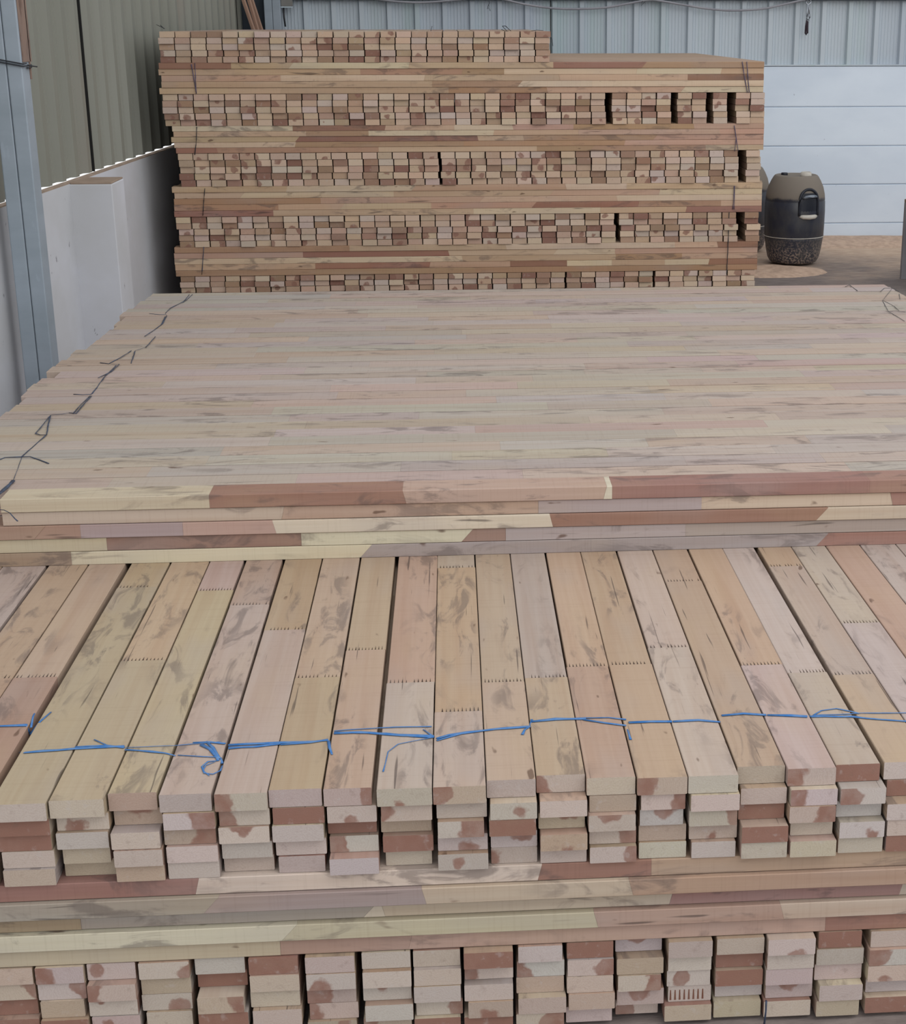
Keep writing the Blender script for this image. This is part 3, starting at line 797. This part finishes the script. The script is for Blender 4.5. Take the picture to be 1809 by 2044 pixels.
# sawdust heap and loose dust in front of the drum
def heap(name, x, y, rx, ry, hh, label, seed):
    random.seed(seed); bm = bmesh.new(); bmesh.ops.create_grid(bm, x_segments=40, y_segments=40, size=1)
    ph = [random.uniform(0, 6) for _ in range(6)]
    for v in bm.verts:
        q = v.co.x ** 2 + v.co.y ** 2; e = max(0, 1 - q)
        n = .5 + .25 * math.sin(5 * v.co.x + ph[0]) * math.cos(4 * v.co.y + ph[1]) + .12 * math.sin(13 * v.co.x + ph[2]) * math.sin(11 * v.co.y + ph[3])
        v.co = Vector((v.co.x * rx, v.co.y * ry, hh * e * (n + .3) - (.004 if e == 0 else 0)))
    me = bpy.data.meshes.new(name); bm.to_mesh(me); bm.free()
    for p in me.polygons: p.use_smooth = True
    me.materials.append(M_HEAP); o = bpy.data.objects.new(name, me); COL.objects.link(o); o.location = (x, y, .002)
    return tag(o, label, 'sawdust', kind='stuff')
M_HEAP = plain('sawdust', (192, 166, 146), (168, 144, 126), (24, 24, 24), .95, bump=.8)
heap('sawdust_heap', 1.98, 9.66, .36, .26, .03, 'low heap of pinkish sawdust on the floor in front of the drum', 3)
heap('sawdust_drift', 3.1, 10.96, 1.6, .30, .045, 'drift of tan sawdust lying along the foot of the back wall', 5)

# ------------------------------------------------------------------ columns, cables, fittings
def box_column(name, x0, x1, y0, y1, h, label):
    root = empty(name, ((x0 + x1) / 2, (y0 + y1) / 2, 0))
    hx, hy = (x1 - x0) / 2, (y1 - y0) / 2
    m = MB(); g = .0012
    m.box((-hx, -hy, .012), (-g, hy, h), ch=.004); m.box((g, -hy, .012), (hx, hy, h), ch=.004); m.box((-hx + .01, -hy + .01, .012), (hx - .01, hy - .01, h))
    m.build('channel_pair', M_STEEL, root)
    m = MB(); m.box((-hx - .03, -hy - .03, 0), (hx + .03, hy + .03, .012), ch=.002)
    m.build('base_plate', M_STEEL, root)
    tag(root, label, 'column'); return root, hx, hy
cr, hx, hy = box_column('steel_column', -1.603, -1.497, 5.80, 5.90, 4.2, 'blue-grey welded steel column rising beside the left wall')
m = MB(); m.box((hx + .0002, -hy + .012, 1.36), (hx + .004, hy + .03, 4.2), ch=.001); m.box((hx - .002, hy + .001, 1.30), (hx + .004, hy + .012, 4.2), ch=.001)
tag(m.build('flat_bar', M_RUST, cr), 'rusty brown flat bar')
root2, _, _ = box_column('steel_column', -1.236, -1.128, 11.10, 11.20, 4.2, 'grey steel column at the back left corner behind the rear stack')
m = MB()
P = []
for k in range(100):
    a = k / 99 * 2 * math.pi * 1.98; rx, ry = .0575 + .002, .0545
    cxn = max(-1, min(1, 1.5 * math.cos(a))); syn = max(-1, min(1, 1.5 * math.sin(a)))
    P.append((-1.55 + cxn * (.053 + .0065), 5.85 + syn * (.05 + .0065), 1.352 + .016 * k / 99 - cxn * .012))
m.tube(P, .0025, 6)
m.tube([(-1.4895, 5.85, 1.35), (-1.478, 5.87, 1.346), (-1.47, 5.90, 1.343)], .0025, 6)
tag(m.build('wire_tie', M_WIRE, smooth=True), 'two turns of dark wire wrapped round the left steel column', 'wire')

# bracket beside the back column
br = empty('wall_bracket', (-1.10, 11.18, 1.57))
m = MB(); m.box((-.027, -.03, .03), (.045, .05, .18), ch=.003); m.build('box', plain('bracket_grey', (122, 120, 116), (100, 100, 98)), br)
m = MB(); m.box((-.028, -.034, .022), (.047, .05, .03), ch=.001); m.build('lip', M_SHEET_BACK, br)
m = MB(); m.tube([(-.012, -.02, .022), (-.011, -.02, -.04), (-.006, -.02, -.10)], .006, 8); m.build('rod', M_WIRE, br, True)
tag(br, 'small grey metal box bracket fixed right of the back column', 'bracket')

# boards leaning in the back corner
for k, (ut, ub, wd_) in enumerate(((486, 507, .030), (497, 515, .026), (503, 523, .022))):
    a = ony(ut, 0, 10.98 + .03 * k); b = ony(ub, 62, 10.965 + .03 * k)
    d = (a - b).normalized(); foot = b + d * ((.0 - b.z) / d.z); top = a + d * (.12 + .05 * k)
    m = MB(); L = (top - foot).length
    q = d.to_track_quat('Z', 'Y').to_matrix().to_4x4()
    m.box((-wd_ / 2, -.009, .006), (wd_ / 2, .009, L), ch=.001)
    o = m.build('leaning_board', M_BARE); o.matrix_world = Matrix.Translation(foot) @ q
    tag(o, f"{['leftmost', 'middle', 'rightmost'][k]} of the rough brown boards leaning in the back left corner", 'board', 'boards leaning in the corner')

# cable slung along the back wall
def sag(pts, y): return [ony(u, v, y) for u, v in pts]
m = MB()
yc = BACK_Y - .055
m.tube(smooth_path(sag([(580, -42), (700, -14), (740, -4), (790, 3), (845, 5), (900, 1), (950, -4), (985, -6), (1015, 1), (1050, 9), (1100, 16), (1150, 18), (1210, 15), (1255, 7), (1295, 0), (1320, 2), (1360, 9), (1410, 17), (1460, 21),
      (1520, 18), (1560, 10), (1600, 1), (1650, -8), (1800, -30), (2300, -60)], yc)), .0075, 10)
tag(m.build('electric_cable', M_CABLE, smooth=True), 'thick grey cable hanging in loops along the top of the back wall', 'cable')
m = MB()
m.tube(sag([(975, -8), (977, 6), (974, 14), (979, 22), (976, 10), (973, 18)], yc - .012), .0022, 6)
tag(m.build('tie_wire', M_WIRE, smooth=True), 'short twisted wire hanging where the cable loops meet, left one', 'wire')
m = MB()
m.tube(sag([(1283, 2), (1280, 12), (1287, 4)], yc - .012), .0022, 6)
tag(m.build('tie_wire', M_WIRE, smooth=True), 'short twisted wire holding the cable at the middle of the back wall', 'wire')
hk = empty('chain_hook', tuple(ony(1613, 30, BACK_Y - .06)))
H0 = Vector(hk.location)
def rel(u, v, dy=0): return ony(u, v, BACK_Y - .06 + dy) - H0
m = MB(); m.tube([rel(1614 + 5 * math.cos(a / 10 * 2 * math.pi), 3 + 6 * math.sin(a / 10 * 2 * math.pi)) for a in range(11)], .0045, 8); m.build('ring', M_CHROME, hk, True)
m = MB(); m.tube([rel(1613, 9), rel(1612, 28), rel(1611, 30)], .006, 8); m.tube([rel(1615, 10), rel(1616, 28)], .0045, 8); m.build('shackle', M_CHROME, hk, True)
m = MB(); m.tube([rel(1616, 29), rel(1617, 34), rel(1615, 40), rel(1611, 38), rel(1611, 32), rel(1616, 29)], .006, 8); m.build('swivel', M_CHROME, hk, True)
m = MB(); m.tube([rel(1611, 40), rel(1609, 52), rel(1608, 66), rel(1610, 69), rel(1612, 66), rel(1612, 54), rel(1613, 42)], [.005, .006, .006, .007, .007, .007, .005], 8); m.build('hook', plain('dark_hook', (70, 52, 62), (40, 32, 40)), hk, True)
tag(hk, 'small steel hook and shackle hanging from the back wall rail', 'hook')

# cabinet cut by the right edge of the photo
c0 = onz(1796, 556, 0); zt_ = ony(1802, 397, c0.y).z
cb = empty('metal_cabinet', (c0.x, c0.y - .55, 0))
W_, D_, H_ = .9, .55, zt_
for x in (0, W_ - .035):
    for y in (0, D_ - .035):
        m = MB(); m.box((x, y, 0), (x + .035, y + .035, H_ - .02), ch=.002); m.build('leg', plain('frame_grey', (150, 150, 152), (132, 130, 134)) if not (x or y) else bpy.data.materials['frame_grey'], cb)
m = MB(); m.box((.0, .0, H_ - .02), (W_, D_, H_), ch=.003); m.build('top', M_DUST, cb)
m = MB(); m.box((.036, .012, .20), (W_ - .036, .52, H_ - .021), ch=.003); m.build('body', M_CABINET, cb)
m = MB(); m.box((.05, .002, .22), (W_ / 2 - .01, .0115, H_ - .05), ch=.002); dr = m.build('door', M_CABINET, cb)
m = MB(); m.tube([(W_ / 2 - .06, -.002, .30), (W_ / 2 - .06, -.018, .31), (W_ / 2 - .06, -.018, .38), (W_ / 2 - .06, -.002, .39)], .004, 8); m.build('door_handle', M_CHROME, dr, True)
m = MB(); m.box((.036, .02, .10), (W_ - .036, .05, .13), ch=.002); m.build('rail', M_DARKSTEEL_SHADE, cb)
tag(cb, 'grey-blue metal cabinet on legs cut off by the right edge near the back wall', 'cabinet')
print('individual rear ends', count_back, 'planks', len([o for o in bpy.data.objects if o.name.startswith('wooden_plank')]))
